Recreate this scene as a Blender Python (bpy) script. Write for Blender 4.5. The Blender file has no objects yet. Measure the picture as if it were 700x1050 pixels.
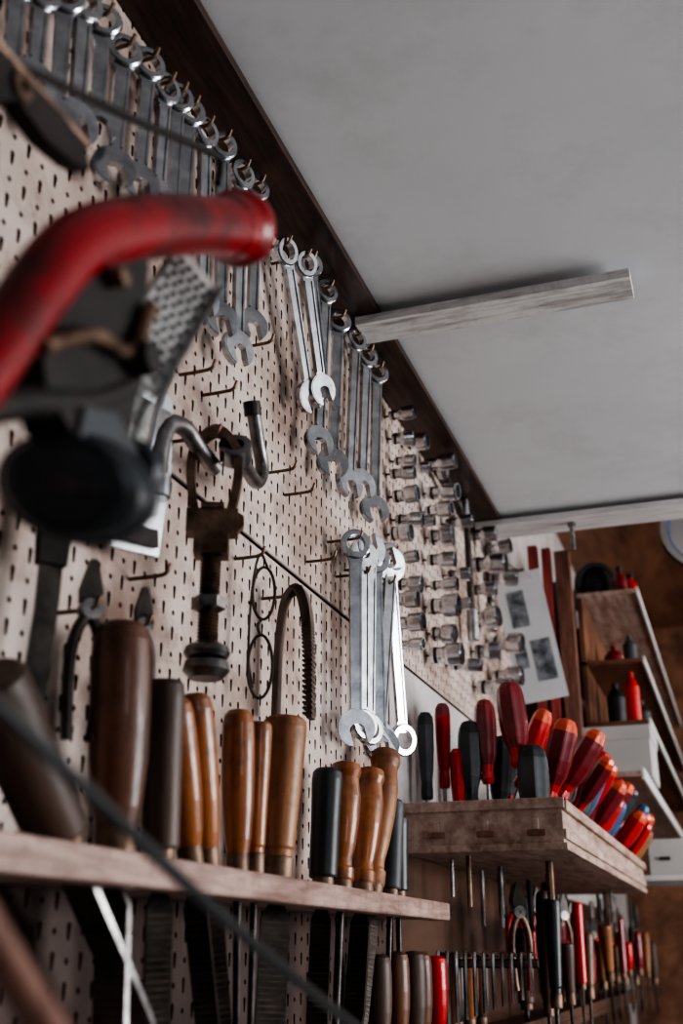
import bpy, math, random
from mathutils import Vector, Matrix, Euler
random.seed(7)
rnd=random.uniform
# ------------------------------------------------------------------ materials
def mat(name,c1,c2=None,rough=.5,metal=0.,scale=8.,bump=0.,stretch=(1,1,1),c3=None,lo=.35,hi=.65,coat=0.,alpha=1.,detail=6.,grime=0.,gc=(.05,.025,.015),gs=30.):
    m=bpy.data.materials.new(name); m.use_nodes=True; nt=m.node_tree; N=nt.nodes; L=nt.links
    b=N["Principled BSDF"]; b.inputs["Roughness"].default_value=rough; b.inputs["Metallic"].default_value=metal
    if coat: b.inputs["Coat Weight"].default_value=coat
    tc=N.new("ShaderNodeTexCoord"); mp=N.new("ShaderNodeMapping"); mp.inputs["Scale"].default_value=stretch
    L.new(tc.outputs["Object"],mp.inputs["Vector"])
    nz=N.new("ShaderNodeTexNoise"); nz.inputs["Scale"].default_value=scale; nz.inputs["Detail"].default_value=detail; nz.inputs["Roughness"].default_value=.62
    L.new(mp.outputs[0],nz.inputs["Vector"])
    cr=N.new("ShaderNodeValToRGB"); e=cr.color_ramp.elements
    e[0].position=lo; e[0].color=(*c1,1); e[1].position=hi; e[1].color=(*(c2 or c1),1)
    if c3:
        k=e.new((lo+hi)/2); k.color=(*c3,1)
    L.new(nz.outputs["Fac"],cr.inputs[0]); out=cr.outputs[0]
    if grime:
        n2=N.new("ShaderNodeTexNoise"); n2.inputs["Scale"].default_value=gs; n2.inputs["Detail"].default_value=8; n2.inputs["Roughness"].default_value=.7
        L.new(tc.outputs["Object"],n2.inputs["Vector"])
        r2=N.new("ShaderNodeValToRGB"); r2.color_ramp.elements[0].position=.50; r2.color_ramp.elements[0].color=(0,0,0,1); r2.color_ramp.elements[1].position=.68; r2.color_ramp.elements[1].color=(grime,grime,grime,1)
        L.new(n2.outputs["Fac"],r2.inputs[0])
        mx=N.new("ShaderNodeMix"); mx.data_type='RGBA'; L.new(r2.outputs[0],mx.inputs[0]); L.new(out,mx.inputs[6]); mx.inputs[7].default_value=(*gc,1); out=mx.outputs[2]
        ra=N.new("ShaderNodeMath"); ra.operation='MULTIPLY_ADD'; L.new(r2.outputs[0],ra.inputs[0]); ra.inputs[1].default_value=.3; ra.inputs[2].default_value=rough; L.new(ra.outputs[0],b.inputs["Roughness"])
    L.new(out,b.inputs["Base Color"])
    if bump:
        bp=N.new("ShaderNodeBump"); bp.inputs["Strength"].default_value=bump; bp.inputs["Distance"].default_value=.004
        L.new(nz.outputs["Fac"],bp.inputs["Height"]); L.new(bp.outputs[0],b.inputs["Normal"])
    if alpha<1: b.inputs["Alpha"].default_value=alpha
    return m
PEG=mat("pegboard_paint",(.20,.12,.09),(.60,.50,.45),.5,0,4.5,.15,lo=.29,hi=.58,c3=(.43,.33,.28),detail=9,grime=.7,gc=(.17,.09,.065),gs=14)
PEGSH=mat("pegboard_shaded",(.030,.015,.011),(.085,.048,.037),.6,0,4.5,.15,lo=.3,hi=.6)  # darker brown: shade under the file shelf put into the board colour
PEGE=mat("pegboard_core",(.08,.028,.018),(.17,.065,.04),.8,0,60)
BACK=mat("backing_dark",(.012,.007,.005),(.026,.014,.011),.9)
CEIL=mat("ceiling_paint",(.62,.64,.665),(.75,.765,.785),.55,0,1.3,.05,lo=.3,hi=.7,grime=.25,gc=(.42,.41,.41),gs=5)
TRIM=mat("dark_stained_wood",(.014,.007,.005),(.07,.032,.021),.5,0,14,.3,(6,.6,6))
BATTEN=mat("weathered_white_wood",(.36,.34,.33),(.72,.71,.70),.7,0,9,.4,(1,9,9),lo=.34,hi=.55,grime=.35,gc=(.25,.22,.2))
BATTENW=mat("white_batten",(.55,.54,.53),(.75,.74,.73),.6,0,9,.2,(1,9,9))
WALLW=mat("white_board",(.44,.41,.40),(.60,.58,.57),.6,0,4,.1,grime=.3,gc=(.25,.2,.17))
WALLG=mat("grey_plaster",(.16,.16,.165),(.22,.22,.22),.8,0,3,.1)
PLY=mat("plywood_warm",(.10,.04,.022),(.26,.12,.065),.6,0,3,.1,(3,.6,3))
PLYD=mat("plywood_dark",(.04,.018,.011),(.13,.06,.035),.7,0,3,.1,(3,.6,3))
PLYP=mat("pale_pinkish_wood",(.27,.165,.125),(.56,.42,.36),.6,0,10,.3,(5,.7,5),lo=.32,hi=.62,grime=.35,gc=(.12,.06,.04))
SHELFW=mat("shelf_wood",(.22,.12,.095),(.50,.35,.30),.5,0,10,.3,(8,.8,8),lo=.32,hi=.62,grime=.45,gc=(.10,.05,.035))
FLOOR=mat("concrete",(.12,.11,.10),(.2,.19,.18),.8,0,5,.2)
CHROME=mat("chrome_vanadium",(.27,.275,.29),(.54,.55,.57),.23,1,30,.06,lo=.3,hi=.6)
STEEL=mat("worn_steel",(.13,.12,.115),(.40,.39,.38),.38,1,25,.15)
DSTEEL=mat("dark_steel",(.03,.027,.025),(.10,.085,.075),.42,.7,25,.2)
RUST=mat("rusty_iron",(.055,.028,.018),(.26,.17,.12),.5,.6,30,.4)
CAST=mat("dark_casting",(.008,.006,.005),(.028,.018,.014),.65,.1,20,.3)
WORANGE=mat("orange_handle_wood",(.10,.03,.011),(.42,.155,.052),.36,0,9,.2,(3,3,.5),c3=(.29,.095,.03),coat=.3,lo=.3,grime=.8,gc=(.055,.02,.011),gs=24)
WBROWN=mat("brown_handle_wood",(.05,.02,.012),(.21,.085,.045),.42,0,9,.2,(3,3,.5),coat=.15,grime=.6,gc=(.03,.014,.01))
WDARK=mat("dark_handle_wood",(.03,.017,.012),(.12,.07,.05),.5,0,10,.25,(3,3,.5))
WTAN=mat("tan_handle_wood",(.15,.055,.024),(.40,.185,.08),.42,0,9,.25,(3,3,.5),c3=(.29,.12,.05),grime=.8,gc=(.06,.026,.016),gs=24)
BLACKP=mat("black_plastic",(.014,.016,.018),(.028,.031,.034),.4,0,20,.05)
KNOBP=mat("slate_plastic",(.032,.037,.042),(.055,.062,.070),.4,0,20,.08)
GREYP=mat("dark_grey_rubber",(.035,.04,.045),(.07,.077,.085),.5,0,20,.05)
RED=mat("red_plastic",(.50,.012,.012),(.62,.025,.02),.3,0,15,coat=.3,grime=.4,gc=(.12,.01,.01))
DRED=mat("dark_red_plastic",(.15,.008,.014),(.27,.018,.024),.3,0,15,coat=.3,grime=.5,gc=(.05,.01,.01))
ORED=mat("orange_red_plastic",(.70,.08,.03),(.80,.14,.06),.3,0,15,coat=.3,grime=.4,gc=(.2,.03,.02))
REDPAINT=mat("worn_red_paint",(.05,.006,.006),(.30,.006,.010),.38,0,9,.25,lo=.32,hi=.48,coat=.1,grime=.75,gc=(.04,.015,.012),gs=22)
REDWOOD=mat("red_painted_wood",(.24,.035,.03),(.42,.08,.07),.6,0,12,.2,(6,6,.8))
PINKWOOD=mat("brown_red_wood",(.12,.05,.035),(.30,.14,.10),.6,0,12,.2,(6,6,.8))
PAPER=mat("paper_white",(.60,.62,.64),(.72,.74,.76),.25,0,5,coat=.5)
PHOTO=mat("printed_grey",(.04,.05,.06),(.35,.37,.4),.4,0,30)
CARTON=mat("white_carton",(.50,.49,.48),(.62,.61,.60),.6,0,4)
BLUE=mat("blue_plastic",(.05,.11,.24),(.10,.18,.32),.4)
SILVER=mat("silver_sheet",(.40,.41,.42),(.80,.81,.82),.25,.85,7,.3)
RASP=mat("rasp_sheet",(.42,.41,.40),(.66,.65,.64),.45,.25,18,.1)
RUB=mat("brown_rubber_strap",(.06,.04,.032),(.20,.14,.11),.6,0,20,.2)
# ------------------------------------------------------------------ mesh builder
WF=Matrix(((0,0,1,0),(1,0,0,0),(0,1,0,0),(0,0,0,1)))  # (w,h,t)->(Y,Z,X)
class B:
    def __init__(s): s.v=[];s.f=[];s.m=[];s.s=[];s.mats=[]
    def add(s,vs,fs,m,smooth=False,M=None):
        o=len(s.v)
        if m not in s.mats: s.mats.append(m)
        k=s.mats.index(m)
        for p in vs:
            p=Vector(p); s.v.append(tuple(M@p) if M is not None else tuple(p))
        for f in fs:
            s.f.append([i+o for i in f]); s.m.append(k); s.s.append(smooth)
    def box(s,x0,x1,y0,y1,z0,z1,m,M=None):
        vs=[(x,y,z) for x in (x0,x1) for y in (y0,y1) for z in (z0,z1)]
        s.add(vs,[(0,1,3,2),(4,6,7,5),(0,4,5,1),(2,3,7,6),(0,2,6,4),(1,5,7,3)],m,False,M)
    def lathe(s,prof,m,M=None,n=20,sx=1.,sy=1.,mats=None,flute=0,fd=0.):
        vs=[]
        for r,z in prof:
            for i in range(n):
                a=2*math.pi*i/n; rr=r*(1-(fd*(0.5+0.5*math.cos(flute*a)) if flute else 0))
                vs.append((rr*math.cos(a)*sx,rr*math.sin(a)*sy,z))
        for j in range(len(prof)-1):
            mm=mats[j] if mats else m
            ring=vs[j*n:(j+2)*n]
            s.add(ring,[(i,(i+1)%n,n+(i+1)%n,n+i) for i in range(n)],mm,True,M)
        s.add(vs[:n],[tuple(reversed(range(n)))],mats[0] if mats else m,False,M)
        s.add(vs[-n:],[tuple(range(n))],mats[-1] if mats else m,False,M)
    def tube(s,pts,r,m,n=10,closed=False,rs=None,M=None,sec=None):
        P=[Vector(p) for p in pts]; K=len(P); vs=[]
        T=[]
        for i in range(K):
            if closed: t=P[(i+1)%K]-P[i-1]
            else: t=P[min(i+1,K-1)]-P[max(i-1,0)]
            T.append(t.normalized())
        up=Vector((0,0,1)) if abs(T[0].z)<.9 else Vector((1,0,0))
        nrm=(up-T[0]*up.dot(T[0])).normalized()
        for i in range(K):
            nrm=(nrm-T[i]*nrm.dot(T[i])).normalized(); bn=T[i].cross(nrm)
            R=rs[i] if rs else r
            if sec:
                for a,b in sec: vs.append(P[i]+nrm*a+bn*b)
            else:
                for k in range(n):
                    a=2*math.pi*k/n; vs.append(P[i]+(nrm*math.cos(a)+bn*math.sin(a))*R)
        if sec: n=len(sec)
        fs=[]
        for i in range(K if closed else K-1):
            j=(i+1)%K
            fs+=[(i*n+k,i*n+(k+1)%n,j*n+(k+1)%n,j*n+k) for k in range(n)]
        s.add(vs,fs,m,not sec,M)
        if not closed:
            s.add(vs[:n],[tuple(reversed(range(n)))],m,False,M); s.add(vs[-n:],[tuple(range(n))],m,False,M)
    def prism(s,out,t0,t1,m,M=None):
        n=len(out); vs=[(x,y,t0) for x,y in out]+[(x,y,t1) for x,y in out]
        fs=[tuple(reversed(range(n))),tuple(range(n,2*n))]+[(i,(i+1)%n,n+(i+1)%n,n+i) for i in range(n)]
        s.add(vs,fs,m,False,M)
    def ring(s,cx,cy,R,r,t0,t1,m,M=None,n=24,ch=0.):
        prof=[(r,t0),(R-ch,t0),(R,t0+ch),(R,t1-ch),(R-ch,t1),(r,t1)] if ch else [(r,t0),(R,t0),(R,t1),(r,t1)]
        q=len(prof); vs=[]
        for rr,t in prof:
            for k in range(n):
                a=2*math.pi*k/n; vs.append((cx+rr*math.cos(a),cy+rr*math.sin(a),t))
        fs=[]
        for j in range(q):
            j2=(j+1)%q
            for k in range(n):
                l=(k+1)%n; fs.append((j*n+k,j*n+l,j2*n+l,j2*n+k))
        s.add(vs,fs,m,False,M)
    def obj(s,name,loc=(0,0,0),rot=(0,0,0),bevel=0,ang=40,parent=None):
        me=bpy.data.meshes.new(name); me.from_pydata(s.v,[],s.f)
        for m in s.mats: me.materials.append(m)
        me.polygons.foreach_set("material_index",s.m); me.polygons.foreach_set("use_smooth",[True]*len(s.f) if not bevel else s.s)
        me.update()
        if not bevel: me.set_sharp_from_angle(angle=math.radians(ang))
        o=bpy.data.objects.new(name,me); bpy.context.collection.objects.link(o)
        o.location=loc; o.rotation_euler=rot
        if bevel:
            b=o.modifiers.new("bev","BEVEL"); b.width=bevel; b.segments=2; b.limit_method='ANGLE'
        if parent: o.parent=parent
        return o
def T(x,y,z): return Matrix.Translation((x,y,z))
XZ=Matrix(((1,0,0,0),(0,0,1,0),(0,1,0,0),(0,0,0,1)))
def smoothpath(pts,k=6):
    P=[Vector(p) for p in pts]; P=[P[0]*2-P[1]]+P+[P[-1]*2-P[-2]]; o=[]
    for i in range(1,len(P)-2):
        a,b,c,d=P[i-1:i+3]
        for j in range(k):
            t=j/k
            o.append(.5*((2*b)+(c-a)*t+(2*a-5*b+4*c-d)*t*t+(3*b-a-3*c+d)*t**3))
    o.append(P[-2]); return o
# ------------------------------------------------------------------ room shell
CZ=2.355
b=B(); b.box(-.12,-.02,-2.,6.1,0,2.98,WALLW); b.obj("wall_left")
b=B(); b.box(-.12,3.6,6.0,6.1,0,2.98,PLY); b.obj("wall_back")
b=B(); b.box(-.12,3.6,-2.1,-2.0,0,2.98,WALLG); b.obj("wall_front")
b=B()
b.box(3.5,3.6,-2,1.2,0,2.98,WALLG); b.box(3.5,3.6,3.6,6,0,2.98,WALLG); b.box(3.5,3.6,1.2,3.6,0,1.0,WALLG); b.box(3.5,3.6,1.2,3.6,2.2,2.98,WALLG); b.obj("wall_right")
b=B()
for y in (1.2,2.38,3.55): b.box(3.5,3.56,y,y+.05,1.0,2.2,BATTENW)
for z in (1.0,1.58,2.15): b.box(3.5,3.56,1.2,3.6,z,z+.05,BATTENW)
b.obj("window_1",bevel=.003)
b=B(); b.box(-.12,3.6,-2,6.1,-.1,0,FLOOR); b.obj("floor")
b=B(); b.box(-.02,3.5,-2,2.66,CZ,CZ+.03,CEIL); b.obj("ceiling")
b=B(); b.box(-.02,3.5,2.66,6.0,2.95,2.98,PLY); b.box(-.02,3.5,2.64,2.66,CZ+.03,2.98,PLY); b.obj("ceiling_upper")
b=B(); b.box(-.0195,-.0085,-.5,1.862,1.1,CZ-.001,BACK); b.box(-.0195,-.0085,1.862,3.1,1.845,CZ-.001,BACK); b.obj("pegboard_backing")
def pegpanel(bb,y0,y1,z0,z1,m,p=.0222):
    ny=int((y1-y0)/p); nz=int((z1-z0)/p); N=12
    vs=[];fs=[];vi=[];fi=[]
    sq=[]
    for k in range(N):
        a=2*math.pi*k/N+math.pi/4
        c,s_=math.cos(a),math.sin(a); q=max(abs(c),abs(s_)); sq.append((c/q*p/2,s_/q*(z1-z0)/nz/2))
    pz=(z1-z0)/nz; py=(y1-y0)/ny
    for i in range(ny):
        for j in range(nz):
            cy=y0+(i+.5)*py; cz=z0+(j+.5)*pz
            slot=(i+j)%2==0
            rw=.0032 if slot else .0029; ext=.0046 if slot else .0
            o=len(vs)
            hole=[]
            for k in range(N):
                a=2*math.pi*k/N+math.pi/4
                taper=1.0 if (math.sin(a)>0 or not slot) else .65
                hy=rw*math.cos(a)*taper; hz=rw*math.sin(a)+(ext if math.sin(a)>0 else -ext)
                hole.append((cy+hy,cz+hz))
            for k in range(N): vs.append((0,cy+sq[k][0]*py/p,cz+sq[k][1]))
            for h in hole: vs.append((0,h[0],h[1]))
            for k in range(N):
                q=(k+1)%N; fs.append((o+k,o+q,o+N+q,o+N+k))
            oi=len(vi)
            for h in hole: vi.append((0,h[0],h[1]))
            for h in hole: vi.append((-.004,h[0],h[1]))
            for k in range(N):
                q=(k+1)%N; fi.append((oi+k,oi+q,oi+N+q,oi+N+k))
    bb.add(vs,fs,m); bb.add(vi,fi,PEGE)
b=B(); pegpanel(b,-.1,3.1,1.846,2.354,PEG); b.box(-.004,0,-.1,3.1,1.8465,1.848,PEGE); b.obj("pegboard_upper")
b=B(); pegpanel(b,-.1,1.86,1.405,1.841,PEG); b.box(-.004,0,1.855,1.86,1.405,1.84,PEGE); b.obj("pegboard_middle")
b=B(); pegpanel(b,-.1,1.86,1.12,1.403,PEGSH); b.box(-.004,0,1.855,1.86,1.12,1.40,PEGE); b.obj("pegboard_lower_shaded")  # split off below the shelf to carry the painted shade
b=B(); b.box(-.02,.0,1.865,3.6,1.52,1.842,WALLW); b.obj("wall_panel_white",bevel=.001)
b=B(); b.box(-.02,.0,1.865,5.5,.9,1.515,PLYD); b.obj("wall_panel_plywood",bevel=.001)
b=B(); b.box(.002,.083,-.5,2.66,CZ-.014,CZ,TRIM); b.obj("trim_1",bevel=.001)
b=B(); b.box(.042,.490,1.552,1.620,CZ-.030,CZ-.0145,BATTEN); b.obj("trim_2",bevel=.001)
b=B(); b.box(.02,2.5,2.56,2.66,CZ-.03,CZ-.0145,BATTENW); b.obj("trim_3",bevel=.002)
# ------------------------------------------------------------------ wrenches
def jaw(R,sw,depth,ang):
    th=math.asin(sw/R); pts=[]
    n=22
    for k in range(n+1):
        a=th+(2*math.pi-2*th)*k/n; pts.append((R*math.cos(a),R*math.sin(a)))
    pts+= [(R-depth,-sw),(R-depth-sw*.5,-sw*.5),(R-depth-sw*.5,sw*.5),(R-depth,sw)]
    c,s_=math.cos(ang),math.sin(ang)
    return [(x*c-y*s_,x*s_+y*c) for x,y in pts]
def wrench(y,ztop,ybot,zbot,hs=1.,top='ring',bot='open',x=.035,rot=35,name="combination_wrench",m=None):
    m=m or CHROME; L=math.hypot(y-ybot,ztop-zbot); b=B()
    R=.0175*hs
    def head(kind,h,d):
        if kind=='ring':
            b.ring(0,h-d*R,R,R*.62,-.0058,.0058,m,ch=.0018)
        else:
            o=jaw(R*1.15,R*.5,R*1.15,math.pi/2*d+math.radians(15))
            b.prism([(px,py+h-d*R*1.0) for px,py in o],-.0042,.0042,m)
            b.prism([(px*.93,py*.93+h-d*R*1.0) for px,py in o],-.0048,.0048,m)
    head(top,0,1); head(bot,-L,-1)
    w0,w1=.0066*hs,.0056*hs
    a0,a1=-1.75*R,-L+1.75*R
    b.prism([(-w0*1.5,a0+.25*R),(-w0,a0-.02),(-w1,a1+.02),(-w1*1.5,a1-.3*R),(w1*1.5,a1-.3*R),(w1,a1+.02),(w0,a0-.02),(w0*1.5,a0+.25*R)],-.0022,.0022,m)
    for s_ in (-1,1):
        b.prism([(s_*w0*.9-.0013,a0-.01),(s_*w1*.9-.0013,a1+.01),(s_*w1*.9+.0013,a1+.01),(s_*w0*.9+.0013,a0-.01)],-.0038,.0038,m)
    tilt=math.atan2(ybot-y,ztop-zbot)
    o=b.obj(name,(x,y,ztop),(0,0,0))
    o.rotation_euler=(Matrix.Rotation(tilt,3,'X')@Matrix.Rotation(math.radians(-rot),3,'Z')@WF.to_3x3()).to_euler()
    pegs.append((y,ztop-R*.62 if top=='ring' else ztop-R*2.3,x+.012))
    return o
pegs=[]
W=[(.62,2.17,.63,2.03,1.1),(.655,2.19,.66,2.05,1.1),(.69,2.218,.70,2.04,1.1),(.72,2.243,.73,2.06,1.2),(.80,2.251,.80,2.062,1.15),(.85,2.278,.85,2.08,1.15),(.89,2.279,.89,2.09,1.15),(.95,2.296,.95,2.08,1.15),
(.99,2.299,1.01,2.034,1.15),(1.04,2.318,1.06,2.034,1.15),(1.10,2.318,1.11,2.022,1.2),(1.25,2.300,1.37,2.080,1.2),(1.43,2.337,1.40,2.025,1.2)]
for a in W: wrench(*a[:4],hs=a[4],rot=rnd(20,55))
wrench(1.29,2.30,1.38,2.095,hs=1.15,x=.05,rot=30)
wrench(1.34,2.33,1.42,2.10,hs=1.1,x=.04,rot=45)
for a in [(1.49,2.319,1.46,2.015,1.25),(1.58,2.335,1.54,2.013,1.25),(1.64,2.337,1.605,2.038,1.3),(1.70,2.335,1.67,2.018,1.3)]: wrench(*a[:4],hs=a[4],rot=rnd(25,55))
for a in [(.755,2.25,.765,2.09,1.1),(.92,2.29,.925,2.09,1.1),(1.15,2.33,1.15,2.08,1.1)]: wrench(*a[:4],hs=a[4],rot=rnd(25,50))
for a,t in [((1.54,1.956,1.54,1.628,1.35),'ring'),((1.62,1.977,1.60,1.637,1.4),'open'),((1.64,1.967,1.665,1.622,1.4),'ring'),((1.74,2.0,1.65,1.628,1.5),'ring'),((1.72,1.985,1.79,1.650,1.5),'open'),((1.58,1.95,1.575,1.64,1.3),'open')]:
    wrench(*a[:4],hs=a[4],top=t,bot='ring' if t=='open' else 'open',rot=rnd(30,60),x=.045)
# pegs
def hook(y,z,l=.035):
    b=B(); b.tube(smoothpath([(-.003,0,0),(l*.6,0,0),(l*.9,0,.002),(l,0,.012)],4),.0022,RUST,8); b.obj("pegboard_hook",(0,y,z))
for y,z,x in pegs: hook(y,z,x)
for y,z in [(1.03,1.972),(1.09,1.975),(1.29,1.955),(1.36,1.95),(1.20,2.10),(.95,1.70),(1.45,1.88),(.62,1.9)]: hook(y,z,.045)
# ------------------------------------------------------------------ sockets
def socket(b,y,z,s=1.):
    k=rnd(.75,1.25); l=.046*s*rnd(.8,1.15); r=.0135*s*k
    M=T(.006,y,z)@Matrix.Rotation(math.radians(90+rnd(-4,8)),4,'Y')@Matrix.Rotation(rnd(-.15,.15),4,'X')
    b.lathe([(.0022,-.008),(.0022,.006)],RUST,M,8)
    b.lathe([(r*.62,.004),(r*.70,.0055),(r*.70,l*.40),(r*.74,l*.46),(r*.96,l*.55),(r,l*.60),(r,l*.95),(r*.94,l),(r*.74,l),(r*.70,l*.75)],SOCK,M,20)
    b.lathe([(r*.701,l*.18),(r*.725,l*.20),(r*.725,l*.26),(r*.701,l*.28)],DSTEEL,M,20)
SOCK=mat("socket_chrome",(.42,.425,.44),(.72,.73,.75),.22,1,30,.06,lo=.3,hi=.6)
for grp in range(3):
    b=B()
    if grp==0:
        for i,z in enumerate([2.305,2.265,2.225,2.185,2.145,2.105,2.065,2.02,1.98,1.94,1.90,1.865]): socket(b,1.86+.016*(i%3),z,1.1)
        for i,z in enumerate([2.30,2.245,2.13]): socket(b,1.98,z,1.15)
    if grp==1:
        for i,z in enumerate([2.31,2.255,2.205,2.155,2.10,2.05,2.0,1.95,1.90]): socket(b,2.12+.02*(i%2),z,1.4)
        for i,z in enumerate([2.24,2.12,2.05,1.92]): socket(b,2.29,z,1.4)
    if grp==2:
        for i,z in enumerate([2.30,2.23,2.16,2.09,2.01,1.93]): socket(b,2.54+.02*(i%2),z,1.65)
        for i,z in enumerate([2.33,2.25,2.08,1.99]): socket(b,2.74,z,1.65)
        for i,z in enumerate([2.33,2.24,2.15]): socket(b,2.98,z,1.6)
    b.obj("socket_set")
for y0,z0,y1,z1 in [(2.42,2.30,2.44,2.02),(2.64,2.32,2.66,2.1),(2.2,2.33,2.40,2.275)]:
    b=B(); b.tube([(.03,y0,z0),(.03,y1,z1)],.008,DSTEEL,12); 
    b.lathe([(.006,-.014),(.019,-.010),(.021,0),(.019,.010),(.006,.014)],CHROME,T(.03,y0,z0)@Matrix.Rotation(1.57,4,'Y'),20)
    b.lathe([(.011,-.012),(.013,-.01),(.013,.06),(.010,.065)],CHROME,T(.03,y1,z1),16); b.obj("ratchet_handle")
# ------------------------------------------------------------------ shelf with files
b=B()
b.box(.072,.105,.1,1.825,1.398,1.424,SHELFW); b.box(.001,.040,.1,1.825,1.400,1.422,SHELFW)
for y in (.1,.62,1.81): b.box(.040,.072,y,y+.012,1.400,1.422,SHELFW)
b.obj("tool_shelf",bevel=.003)
def handle(x,y,zb,y2,zt,r,m,kind=0,blade='flat',name="wooden_handled_file",x2=None,bl=.2,cap=None):
    x2=x if x2 is None else x2
    d=Vector((x2-x,y2-y,zt-zb)); L=d.length; b=B()
    if kind==0: prof=[(.50,0),(.62,.01),(.66,.05),(.80,.15),(.95,.35),(1,.55),(1,.78),(.96,.9),(.85,.96),(.62,.99),(.3,1.0)]
    elif kind==1: prof=[(.55,0),(.62,.02),(.62,.12),(.70,.14),(.80,.4),(.95,.75),(1,.93),(.97,.98),(.85,1.0)]
    elif kind==2: prof=[(.7,0),(.75,.02),(.75,.10),(.62,.12),(.60,.18),(.78,.3),(.95,.5),(1,.7),(.86,.82),(.84,.86),(.98,.92),(.9,.98),(.6,1.0)]
    else: prof=[(.85,0),(.9,.02),(.92,.5),(1,.9),(.95,.97),(.8,1)]
    b.lathe([(a*r,h*L) for a,h in prof],m,None,22)
    b.lathe([(r*.66,-.012),(r*.68,-.01),(r*.68,.012),(r*.60,.014)],cap or RUST,None,18)
    if blade=='flat':
        w=r*.62; t=.0032; bm=STEEL if rnd(0,1)<.3 else DSTEEL
        b.prism([(-.004,-.0),(-.004,-.03),(-w,-.05),(-w,-bl*.8),(-w*.7,-bl),(w*.7,-bl),(w,-bl*.8),(w,-.05),(.004,-.03),(.004,0)],-t,t,bm,XZ)
        k=-.055
        while k>-bl*.8:
            b.box(-w*.95,w*.95,-t-.0006,t+.0006,k-.0012,k,RUST); k-=.006
    elif blade=='round':
        b.tube([(0,0,0),(0,0,-bl*.9),(0,0,-bl)],0,DSTEEL,12,rs=[r*.25,r*.22,r*.1])
    o=b.obj(name,(x,y,zb)); q=Vector((0,0,1)).rotation_difference(d.normalized())
    o.rotation_mode='QUATERNION'; o.rotation_quaternion=q@Euler((0,0,rnd(-.5,.9))).to_quaternion()
    return o
zS=1.437
handle(.057,.86,zS,.845,1.623,.0265,WBROWN,0,bl=.26)
handle(.057,.77,zS,.665,1.535,.027,WDARK,3,bl=.24)
handle(.057,.94,zS,.93,1.588,.019,WDARK,3,bl=.28)
handle(.057,1.0,zS,.95,1.576,.018,WORANGE,0,bl=.2)
handle(.057,1.035,zS,.99,1.589,.019,WORANGE,0,bl=.26)
handle(.057,1.11,zS,1.10,1.594,.0175,WORANGE,0,'round')
handle(.057,1.155,zS,1.155,1.589,.0155,WORANGE,1,'round')
handle(.057,1.22,zS,1.235,1.608,.026,WTAN,1,bl=.24)
handle(.057,1.37,zS,1.385,1.570,.020,BLACKP,3,bl=.28)
handle(.057,1.44,zS,1.46,1.590,.0215,WORANGE,2,'round')
handle(.057,1.53,zS,1.57,1.597,.0215,WORANGE,2,bl=.2)
handle(.057,1.57,zS,1.65,1.635,.0235,WTAN,2,bl=.22)
handle(.057,1.66,zS,1.68,1.566,.0175,GREYP,3,'round')
handle(.057,1.70,zS,1.70,1.545,.0175,BLACKP,3,'round')
# ------------------------------------------------------------------ wooden tray with screwdrivers
b=B(); x0,x1,y0,y1,z0,z1=.002,.275,1.93,3.45,1.52,1.593
b.box(x0,x1,y0,y0+.016,z0,z1,PLYP); b.box(x0,x1,y1-.016,y1,z0,z1,PLYP)
b.box(x1-.014,x1,y0+.016,y1-.016,z0,z1,PLYP); b.box(x0,x0+.014,y0+.016,y1-.016,z0,z1,PLYP)
b.box(x0-.0,x1+.006,y0-.006,y1,z0-.012,z0,PLYP)
b.box(x0,x1+.004,y0-.004,y0-.0002,z1-.018,z1,PLYP)
b.box(x1+.0002,x1+.008,y0+.0,y1,z1-.022,z1-.004,PLYP)
b.box(x1+.0002,x1+.005,y0,y1,z0+.006,z0+.022,PLYP)
for k in range(3):
    xx=.045+k*.085
    b.box(xx,xx+.03,y0-.0035,y0-.0002,z0+.012,z0+.022,PINKWOOD); b.box(xx+.01,xx+.02,y0-.003,y0-.0001,z0+.022,z0+.04,PLYP)
b.obj("wooden_tool_tray",bevel=.002)
def screwdriver(x,y,zt,r,cs,dx=0,dy=0,kind=0,h=None):
    zb=1.522; b=B(); L=.155 if h is None else h
    prof=[(.42,0),(.5,.02),(.62,.06),(.5,.14),(.62,.22),(.88,.34),(1,.5),(1,.74),(.96,.84),(.86,.92),(.62,.98),(.25,1.0)] if kind==0 else [(.6,0),(.7,.03),(.72,.1),(.66,.2),(.82,.35),(.95,.6),(1,.85),(.92,.95),(.6,1)]
    n=len(prof)-1; c1,c2,c3=cs
    mats=[c1 if prof[i][1]<.2 else (c2 if prof[i][1]<.80 else c3) for i in range(n)]
    d=Vector((dx,dy,1)).normalized()
    base=Vector((x,y,zt))-d*L
    b.lathe([(a*r,k*L) for a,k in prof],c1,None,28,mats=mats,flute=7,fd=.12)
    ln=max(.01,(base.z-zb)/d.z); b.tube([(0,0,.003),(0,0,-ln)],.0035,STEEL,10)
    o=b.obj("screwdriver",base); o.rotation_mode='QUATERNION'; o.rotation_quaternion=Vector((0,0,1)).rotation_difference(d)
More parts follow.
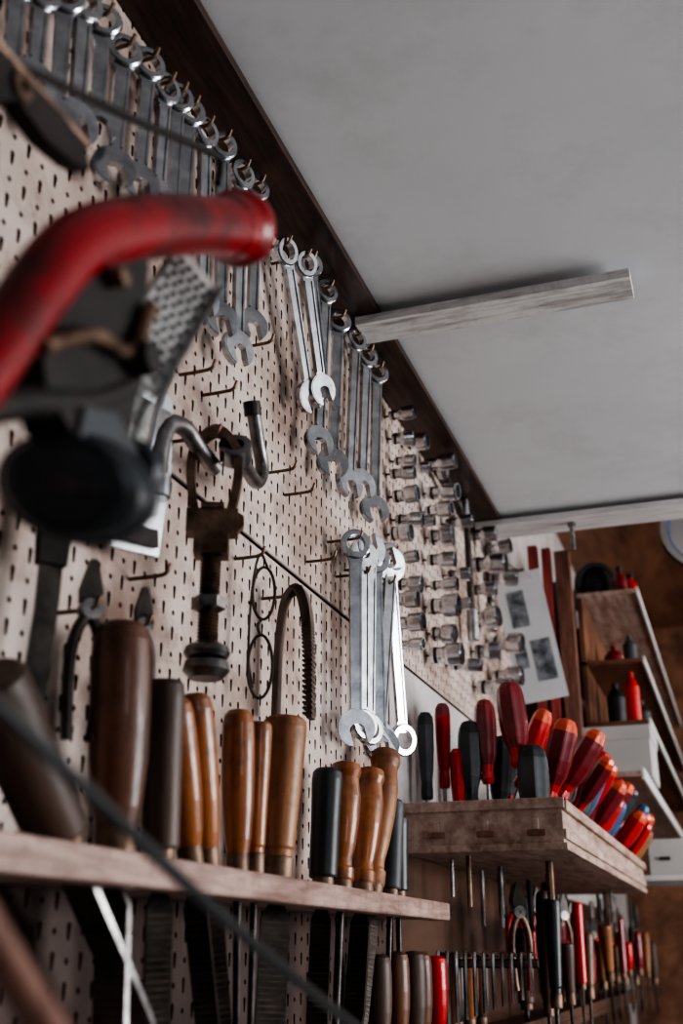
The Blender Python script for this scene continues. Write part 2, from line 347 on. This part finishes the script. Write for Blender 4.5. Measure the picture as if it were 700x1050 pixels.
SD=[(.030,1.99,1.760,.0155,(BLACKP,GREYP,BLACKP),0,0,1),(.050,2.04,1.785,.015,(RED,RED,DRED),0,0,1),(.075,2.04,1.70,.014,(RED,RED,RED),0,0,1),
(.097,2.05,1.752,.022,(BLACKP,GREYP,BLACKP),0,0,0),(.126,2.06,1.792,.021,(RED,DRED,DRED),0,0,0),(.184,2.0,1.808,.026,(RED,DRED,DRED),-.08,0,0),
(.150,2.1,1.73,.021,(BLACKP,BLACKP,GREYP),.1,0,0),(.230,2.12,1.778,.021,(RED,RED,ORED),.42,.0,0),(.221,1.99,1.692,.028,(BLACKP,GREYP,BLACKP),.0,0,0),
(.276,2.07,1.748,.0255,(RED,DRED,ORED),.30,0,0),(.316,2.22,1.750,.0235,(RED,DRED,ORED),.66,.1,0),(.20,2.2,1.75,.018,(RED,RED,ORED),.2,0,0),
(.24,2.3,1.75,.018,(BLACKP,GREYP,BLACKP),.1,0,0),(.17,2.3,1.76,.018,(BLACKP,GREYP,ORED),0,0,0),(.13,2.25,1.76,.018,(RED,GREYP,BLACKP),0,0,0),(.06,2.2,1.73,.018,(BLACKP,GREYP,BLACKP),0,0,0)]
for a in SD: screwdriver(*a)
pal=[(RED,DRED,ORED),(BLACKP,GREYP,BLACKP),(RED,RED,RED),(BLACKP,GREYP,ORED),(BLUE,BLUE,BLUE),(RED,RED,ORED),(BLACKP,BLACKP,RED),(RED,DRED,ORED),(ORED,WTAN,WTAN)]
for i in range(36):
    y=2.34+i*.029; f=rnd(.1,.8)
    screwdriver(.19+f*.17,y,rnd(1.69,1.76)-f*.03,rnd(.018,.024),pal[i%9],f,rnd(-.3,.2),0,.135)
# ------------------------------------------------------------------ screw clamp
def place(o,x,y,z,a=22):
    o.location=(x,y,z); o.rotation_euler=(0,0,math.radians(a))
b=B()
loop=smoothpath([(-.019,0,.01),(-.025,0,.05),(-.022,0,.085),(0,0,.107),(.022,0,.085),(.025,0,.05),(.019,0,.01)],6)
b.tube(loop,.005,RUST,sec=[(-.0045,-.009),(.0045,-.009),(.0045,.009),(-.0045,.009)])
b.box(-.027,.027,-.012,.012,-.014,.012,RUST); b.box(-.018,.018,-.014,.014,-.038,-.014,RUST); b.box(-.012,.012,-.0145,.0145,.012,.018,RUST)
b.prism([(.027,-.012),(.033,-.004),(.033,.006),(.027,.010)],-.006,.006,RUST,XZ)
for i in range(29):
    z=-.034-i*.0037; 
    b.lathe([(.0085,z-.0037),(.0112,z-.0018),(.0085,z)],RUST,None,16)
b.lathe([(.013,-.098),(.018,-.095),(.018,-.084),(.013,-.081)],STEEL,None,6)
b.lathe([(.012,-.150),(.021,-.147),(.024,-.142),(.022,-.136),(.012,-.130)],STEEL,None,22)
b.lathe([(.017,-.168),(.024,-.160),(.022,-.151)],STEEL,None,22)
o=b.obj("screw_clamp"); place(o,.06,1.01,1.775)
hook(1.0,1.872,.07)
b=B(); b.tube(smoothpath([(.05,.905,1.775),(.05,.905,1.815),(.05,.92,1.85),(.05,.955,1.862),(.05,.985,1.855),(.05,1.03,1.847)],6),.0095,STEEL,14)
b.lathe([(.011,-.012),(.013,-.01),(.013,.012),(.011,.014)],CHROME,T(.05,.905,1.775),16); b.obj("bent_steel_bar")
b=B(); b.tube(smoothpath([(.075,1.03,1.862),(.065,1.085,1.865),(.055,1.135,1.872),(.055,1.15,1.895),(.055,1.135,1.925),(.055,1.118,1.958)],7),.0085,STEEL,14)
b.tube([(.055,1.118,1.952),(.055,1.112,1.968)],.0105,DSTEEL,14)
b.ring(0,0,.018,.010,-.01,.01,CHROME,T(.078,1.022,1.86)@Matrix.Rotation(math.radians(60),4,'X')@Matrix.Rotation(.3,4,'Y')); b.obj("wheel_wrench")
# spectacles
b=B()
def oval(cx,cz,rx,rz,n=26): return [(cx+rx*math.cos(2*math.pi*k/n),0,cz+rz*math.sin(2*math.pi*k/n)) for k in range(n)]
b.tube(oval(.0,-.045,.0135,.033),.0019,DSTEEL,8,closed=True); b.tube(oval(-.002,-.135,.0145,.038),.0019,DSTEEL,8,closed=True)
b.tube(smoothpath([(-.002,0,-.078),(-.006,0,-.086),(-.003,0,-.097)],4),.0019,DSTEEL,8)
b.tube(smoothpath([(.004,0,-.012),(-.006,.004,.006),(-.014,.006,-.04),(-.016,.006,-.12),(-.010,.006,-.16)],5),.0016,DSTEEL,8)
o=b.obj("spectacles"); place(o,.04,1.20,1.80,25); hook(1.2,1.803,.04)
# ribbed strap
b=B(); pth=smoothpath([(-.022,0,-.165),(-.020,0,-.08),(-.013,0,-.02),(.003,0,0),(.015,0,-.02),(.021,0,-.07),(.023,0,-.17)],8)
b.tube(pth,.0,RUB,sec=[(-.0035,-.009),(.0035,-.009),(.0035,.009),(-.0035,.009)])
for i in range(len(pth)//2,len(pth)-1):
    for f in (0,.5):
        p=pth[i].lerp(pth[i+1],f); b.box(p.x-.0085,p.x+.0045,-.009,.009,p.z-.0013,p.z+.0013,RUB)
o=b.obj("toothed_belt"); place(o,.045,1.29,1.788,5); hook(1.29,1.778,.055)
# scrapers, pliers, silver plate
b=B(); b.prism([(-.012,.0),(-.016,.07),(-.010,.085),(.010,.085),(.016,.07),(.012,0)],-.006,.006,CAST,WF); b.prism([(-.010,0),(-.010,-.04),(-.014,-.105),(.006,-.115),(.010,-.03),(.010,0)],-.0015,.0015,DSTEEL,WF); 
b.obj("paint_scraper",(.035,.76,1.65),(0,0,math.radians(-35)))
hook(.76,1.725,.05)
def pliers(x,y,z,cm,s=1.,rot=-35,name="pliers",tilt=0):
    b=B()
    for q in (-1,1):
        b.prism([(0,.0),(q*.010,.006),(q*.011,.018),(q*.003,.048),(0,.048)],-.004,.004,DSTEEL)
        b.tube(smoothpath([(q*-.002,-.0,0),(q*.010,-.02,0),(q*.015,-.05,0),(q*.013,-.10,0),(q*.011,-.12,0)],5),.0055,cm,10)
    b.ring(0,0,.010,.002,-.006,.006,STEEL)
    o=b.obj(name,(x,y,z)); o.scale=(s,s,s)
    o.rotation_euler=(Matrix.Rotation(tilt,3,'X')@Matrix.Rotation(math.radians(rot),3,'Z')@WF.to_3x3()).to_euler(); return o
pliers(.035,.825,1.63,DSTEEL,.95); hook(.825,1.63,.045)
pliers(.035,.92,1.64,DSTEEL,.8); hook(.92,1.64,.045)
b=B(); b.prism([(-.040,-.02),(-.036,.085),(.0,.105),(.040,.08),(.044,.0),(.034,-.095),(-.026,-.10)],-.002,.004,SILVER,WF)
b.prism([(-.026,.01),(-.022,.06),(.028,.056),(.026,.0),(.018,-.06),(-.015,-.06)],.004,.016,STEEL,WF)
b.prism([(-.024,-.075),(.026,-.07),(.028,-.088),(-.022,-.092)],.004,.010,CAST,WF)
b.tube(smoothpath([(.02,-.02,-.08),(.03,-.01,0),(.028,.0,.05),(.02,.02,.095)],6),.004,CHROME,10)
b.obj("silver_sanding_plate",(.03,.895,1.805),(0,0,math.radians(-20)),bevel=.0015)
b=B(); b.prism([(-.02,-.12),(-.016,.10),(.014,.10),(.018,-.12)],-.002,.002,STEEL,WF); b.prism([(-.022,-.12),(.02,-.12),(.016,-.16),(-.015,-.16)],-.006,.006,WDARK,WF)
b.obj("hand_scraper",(.03,.63,1.62),(0,0,math.radians(-30)))
# ------------------------------------------------------------------ foreground red handled tool
b=B()
path=smoothpath([(.25,.27,1.42),(.25,.32,1.505),(.25,.375,1.597),(.25,.402,1.648),(.25,.434,1.700),(.25,.482,1.744),(.25,.55,1.794),(.25,.618,1.838)],6)
K=len(path); rs=[.0125+.0075*min(1,(i/K)*1.35) for i in range(K)]; rs[-3]=.0205; rs[-2]=.0215; rs[-1]=.022
P=[Vector(p) for p in path]
b.tube(path,0,REDPAINT,20,rs=rs)
d=(P[-1]-P[-2]).normalized(); M=T(*P[-1])@Vector((0,0,1)).rotation_difference(d).to_matrix().to_4x4()
b.lathe([(.018,-.006),(.0225,-.002),(.0245,.014),(.0285,.022),(.0285,.030),(.0215,.030),(.0195,.012),(.017,.003)],REDPAINT,M,26,mats=[REDPAINT]*4+[CAST]*3)
b.tube([(.25,.408,1.655),(.25,.400,1.638),(.25,.395,1.620)],0,REDPAINT,12,rs=[.011,.009,.007])
def WFt(x,y,z): return T(x,y,z)@WF
b.prism([(-.05,-.07),(-.03,-.115),(.0,-.13),(.035,-.12),(.052,-.09),(.055,-.03),(.058,.012),(.03,.012),(-.002,-.024),(-.028,-.055)],-.012,.012,CAST,WFt(.245,.445,1.72))
b.tube(smoothpath([(.25,.28,1.505),(.25,.34,1.552),(.25,.40,1.592),(.25,.46,1.622),(.25,.50,1.652)],6),.009,CAST,12)
b.tube([(.225,.49,1.66),(.272,.49,1.66)],.010,CAST,14); b.tube([(.225,.46,1.695),(.268,.46,1.695)],.006,RUST,6)
b.tube(smoothpath([(.262,.40,1.62),(.264,.44,1.648),(.262,.48,1.660),(.262,.50,1.70)],6),.0045,RUST,10)
# perforated rasp plate
Mr=T(.232,.532,1.690)@Matrix.Rotation(math.radians(-32),4,'X')@Matrix.Rotation(math.radians(-22),4,'Z')@WF
b.box(-.014,.026,-.01,.135,-.0015,.0015,RASP,Mr)
for i in range(5):
    for j in range(14):
        w=-.009+i*.0072; h=-.002+j*.0094
        b.ring(w+(j%2)*.0025,h,.0024,.0011,.0015,.0028,DSTEEL,Mr,8)
b.box(-.016,-.014,-.01,.135,-.002,.007,STEEL,Mr); b.box(.026,.028,-.01,.135,-.002,.007,STEEL,Mr)
# black knob
dk=Vector((.35,-.80,-.30)).normalized(); Rk=Vector((0,0,1)).rotation_difference(dk).to_matrix().to_4x4()
Mk=T(.25,.460,1.572)@Rk@Matrix.Rotation(.2,4,'Z')
b.lathe([(.026,-.026),(.032,-.023),(.035,-.016),(.036,.0),(.035,.006),(.0315,.009),(.0315,.013),(.029,.019),(.023,.022),(.012,.0225)],KNOBP,Mk,36,sx=1.15,sy=.80)
b.ring(0,0,.024,.0227,.020,.0225,GREYP,Mk,30)
for i in range(5): b.box(-.012+i*.0055,-.0090+i*.0055,-.004,.004,.022,.0232,STEEL,Mk)
b.lathe([(.012,-.02),(.016,-.018),(.018,.008),(.014,.012)],KNOBP,T(.25,.512,1.603)@Rk,20)
b.prism([(-.02,.0),(-.015,.03),(.015,.04),(.04,.03),(.045,.0)],-.01,.01,KNOBP,WFt(.25,.46,1.580))
b.obj("red_bow_saw_handle",ang=35)
b=B(); b.tube(smoothpath([(.2,.30,1.765),(.2,.42,1.832),(.2,.56,1.903),(.2,.69,1.972),(.2,.705,1.970),(.2,.702,1.950)],6),.0030,CAST,10)
b.tube([(.0,.33,1.783),(.2,.33,1.783)],.003,CAST,10); b.obj("hanging_hook_rod")
b=B(); Mc=WFt(.2,.44,1.800)
b.prism([(-.12,-.01),(-.08,.016),(-.03,.026),(.03,.034),(.060,.030),(.068,.018),(.05,.010),(.02,.004),(-.01,.008),(-.03,-.008),(-.05,-.02),(-.09,-.03)],-.006,.006,CAST,Mc)
b.tube(smoothpath([(.2,.36,1.80),(.2,.395,1.79),(.2,.415,1.76),(.2,.41,1.725),(.2,.37,1.70),(.2,.33,1.70)],6),.0065,CAST,12)
b.tube([(.2,.40,1.835),(.2,.51,1.84)],.0035,RUST,8)
b.ring(-.01,.018,.009,.004,-.009,.009,RUST,Mc); b.obj("iron_clamp_jaw")
b=B(); b.tube(smoothpath([(.3,.05,1.53),(.3,.2,1.479),(.3,.35,1.432),(.3,.55,1.366),(.3,.76,1.306),(.3,.98,1.25),(.28,1.3,1.16),(.25,1.7,1.05)],8),.0032,BLACKP,10); b.obj("black_cable")
b=B(); b.tube([(.3,.22,1.46),(.3,.36,1.352),(.3,.405,1.318),(.3,.60,1.17)],.007,PINKWOOD,10); b.obj("wooden_stick")
# ------------------------------------------------------------------ lower right tools
b=B(); b.box(.001,.15,1.88,5.0,1.20,1.215,PLYD); b.box(.14,.15,1.88,5.0,1.215,1.235,PLYD); b.obj("lower_tool_shelf",bevel=.002)
cols=[WDARK,WBROWN,WDARK,WBROWN,RED,WBROWN,BLACKP,WORANGE]
for i in range(9):
    y=1.62+i*.075; x=.03+.005*(i%3)
    handle(x+.02,y,1.235,y+rnd(-.01,.01),1.355-rnd(0,.01),.019,cols[i%8],0,blade='none',name="chisel")
for i in range(52):
    y=2.25+i*.05; c=random.choice([WDARK,WBROWN,RED,BLACKP,WTAN,GREYP,DRED,RED,DSTEEL,RUST])
    x=rnd(.03,.19)
    if i%3==0: pliers(x,y,rnd(1.38,1.46),random.choice([RED,CAST,RED,RUST]),rnd(.95,1.15),rnd(-80,-20))
    else: handle(x,y,rnd(1.25,1.30),y+rnd(-.03,.03),rnd(1.37,1.48),rnd(.013,.019),c,random.choice([0,1,3]),blade='round',name="chisel",bl=.12)
b=B(); b.box(.03,.21,1.98,1.99,1.330,1.340,STEEL); b.box(.0,.21,1.99,2.0,1.328,1.342,DSTEEL)
for i in range(11):
    x=.045+i*.0155
    b.tube(smoothpath([(x,2.01,1.348),(x,1.985,1.350),(x,1.974,1.342),(x,1.972,1.235+.005*i)],5),.0042-.0001*i,STEEL if i%2 else CHROME,6)
b.obj("hex_key_rack")
b=B()
for i in range(30):
    y=1.98+i*.09; x=rnd(.03,.22); l=rnd(.05,.12)
    b.tube([(x,y,1.507),(x,y,1.5-l)],rnd(.003,.007),random.choice([DSTEEL,RUST,CAST,STEEL]),8)
b.obj("hanging_drill_bits")
# ------------------------------------------------------------------ far background
b=B(); M=T(-.0,2.86,2.29)@Matrix.Rotation(math.radians(8),4,'Z')@Matrix.Rotation(math.radians(-9),4,'Y')
b.box(0.0,.125,-.002,.002,-.35,0,PAPER,M); b.box(.025,.07,-.003,-.002,-.15,-.05,PHOTO,M); b.box(.06,.11,-.003,-.002,-.30,-.19,PHOTO,M)
b.box(.015,.045,-.003,-.002,-.26,-.20,PHOTO,M); b.box(.03,.10,-.004,-.002,-.03,-.01,BATTENW,M); b.tube([(.08,0,-.005),(.04,0,.04),(-.0,0,.04)],.002,STEEL,8,M=M)
b.obj("poster_sheet")
for x,m,w in [(.062,REDWOOD,.028),(.101,REDWOOD,.026),(.147,PINKWOOD,.044)]:
    b=B(); b.box(x-w/2,x+w/2,3.17,3.20,1.843,2.50-x*.3,m); b.box(x-w/2+.004,x+w/2-.004,3.166,3.17,1.85,1.87,m); b.obj("wood_plank",bevel=.002)
b=B()
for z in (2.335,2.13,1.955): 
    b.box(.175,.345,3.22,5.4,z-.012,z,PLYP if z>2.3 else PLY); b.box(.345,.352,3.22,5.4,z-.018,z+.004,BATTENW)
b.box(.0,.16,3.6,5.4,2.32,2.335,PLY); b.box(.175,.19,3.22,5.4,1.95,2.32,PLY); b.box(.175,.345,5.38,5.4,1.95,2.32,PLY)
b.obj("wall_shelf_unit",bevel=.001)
b=B(); b.box(.17,.33,2.98,5.6,1.768,1.782,PLYP); b.box(.0,.17,3.5,5.6,1.768,1.782,PLYP); b.box(.33,.338,2.98,5.6,1.76,1.79,BATTENW); b.obj("long_shelf",bevel=.001)
b=B(); b.box(.133,.345,3.21,3.44,1.795,1.935,CARTON); b.box(.13,.349,3.205,3.445,1.90,1.94,CARTON); b.obj("storage_box",bevel=.003)
b=B(); b.box(.29,.42,3.5,3.8,1.56,1.66,CARTON); b.box(.32,.35,3.493,3.5,1.60,1.61,DSTEEL); b.box(.0,.43,3.50,3.82,1.545,1.56,BATTENW); b.obj("drawer_box",bevel=.002)
b=B(); b.lathe([(.05,0),(.068,.01),(.07,.06),(.062,.11),(.04,.14),(.01,.15)],BLACKP,T(.215,3.42,2.336),24,sy=1.2); b.ring(0,0,.06,.05,-.01,.01,GREYP,T(.22,3.34,2.40)@Matrix.Rotation(1.57,4,'X')); b.obj("ear_protectors")
b=B(); b.lathe([(.04,0),(.05,.01),(.05,.16),(.035,.2),(.01,.21)],BLACKP,T(.06,3.75,2.336),24); b.obj("black_canister")
for x,y,c in [(.30,3.26,DRED),(.325,3.34,RED),(.29,3.56,DRED),(.325,3.7,RED),(.31,3.9,DRED)]:
    b=B(); b.lathe([(.014,0),(.020,.006),(.021,.035),(.017,.05),(.008,.056),(.008,.065)],c,T(x,y,2.337),18); b.lathe([(.010,.065),(.010,.078),(.008,.080)],BLACKP,T(x,y,2.337),14); b.obj("paint_canister")
for k in range(26):
    y=3.27+k*.075; z=2.131 if k%2 else 1.956; b=B(); h=rnd(.08,.15); r=rnd(.02,.033)
    b.lathe([(r*.9,0),(r,.006),(r,h*.7),(r*.6,h*.85),(r*.35,h*.88),(r*.35,h)],random.choice([BLACKP,DSTEEL,RED,DRED,GREYP]),T(.305 if k%4<2 else .245,y,z),16); b.obj("bottle")
b=B(); b.lathe([(.12,-.012),(.135,-.01),(.14,0),(.135,.012),(.118,.012),(.112,.006),(.01,.006)],CARTON,T(.575,3.0,2.415)@Matrix.Rotation(math.radians(80),4,'X'),40,mats=[DSTEEL,DSTEEL,DSTEEL,CARTON,BLUE,PAPER]); b.tube([(.575,3.0,2.54),(.575,3.0,2.95)],.003,STEEL,8); b.obj("round_wall_mirror")
b=B(); b.box(.6,1.6,5.9,5.99,0,2.1,PLY); b.box(.62,.65,5.88,5.9,0,2.1,BATTENW); b.obj("door_1")
b=B(); b.lathe([(.006,0),(.006,.06),(.010,.062),(.010,.07)],STEEL,T(.25,2.6,CZ-.101),12); b.obj("ceiling_hook_bolt")
# ------------------------------------------------------------------ lights
def area(name,loc,tgt,sx,sy,e,c):
    l=bpy.data.lights.new(name,'AREA'); l.shape='RECTANGLE'; l.size=sx; l.size_y=sy; l.energy=e; l.color=c
    o=bpy.data.objects.new(name,l); bpy.context.collection.objects.link(o); o.location=loc
    o.rotation_euler=(Vector(tgt)-Vector(loc)).to_track_quat('-Z','Y').to_euler()
area("window_light",(3.42,2.5,1.6),(.5,2.5,2.1),2.1,1.1,105,(.98,.985,1))
area("rear_fill",(2.4,-.9,1.9),(0.2,1.2,1.8),.8,.6,5,(.9,.95,1))  # added soft fill from behind the camera, no lamp there
area("backdrop_fill",(2.6,4.4,2.6),(.2,3.6,2.1),.8,.8,10,(1,.9,.82))  # added warm fill to lift the backdrop, no fixture modelled
w=bpy.data.worlds.new("w"); bpy.context.scene.world=w; w.use_nodes=True
w.node_tree.nodes["Background"].inputs[0].default_value=(.75,.82,.95,1); w.node_tree.nodes["Background"].inputs[1].default_value=.3
sc=bpy.context.scene
try:
    sc.view_settings.view_transform='AgX'; sc.view_settings.look='AgX - High Contrast'; sc.view_settings.exposure=.12
except Exception as e: print(e)
# ------------------------------------------------------------------ camera
cd=bpy.data.cameras.new("camera"); co=bpy.data.objects.new("camera",cd); bpy.context.collection.objects.link(co)
p=math.atan(453/1155); yw=math.radians(18.9)
co.location=(.55,0,1.35); co.rotation_euler=(math.pi/2+p,0,yw)
cd.sensor_fit='VERTICAL'; cd.sensor_height=36; cd.lens=39.6; cd.clip_start=.02
cd.dof.use_dof=True; cd.dof.focus_distance=1.6; cd.dof.aperture_fstop=4.0
bpy.context.scene.camera=co
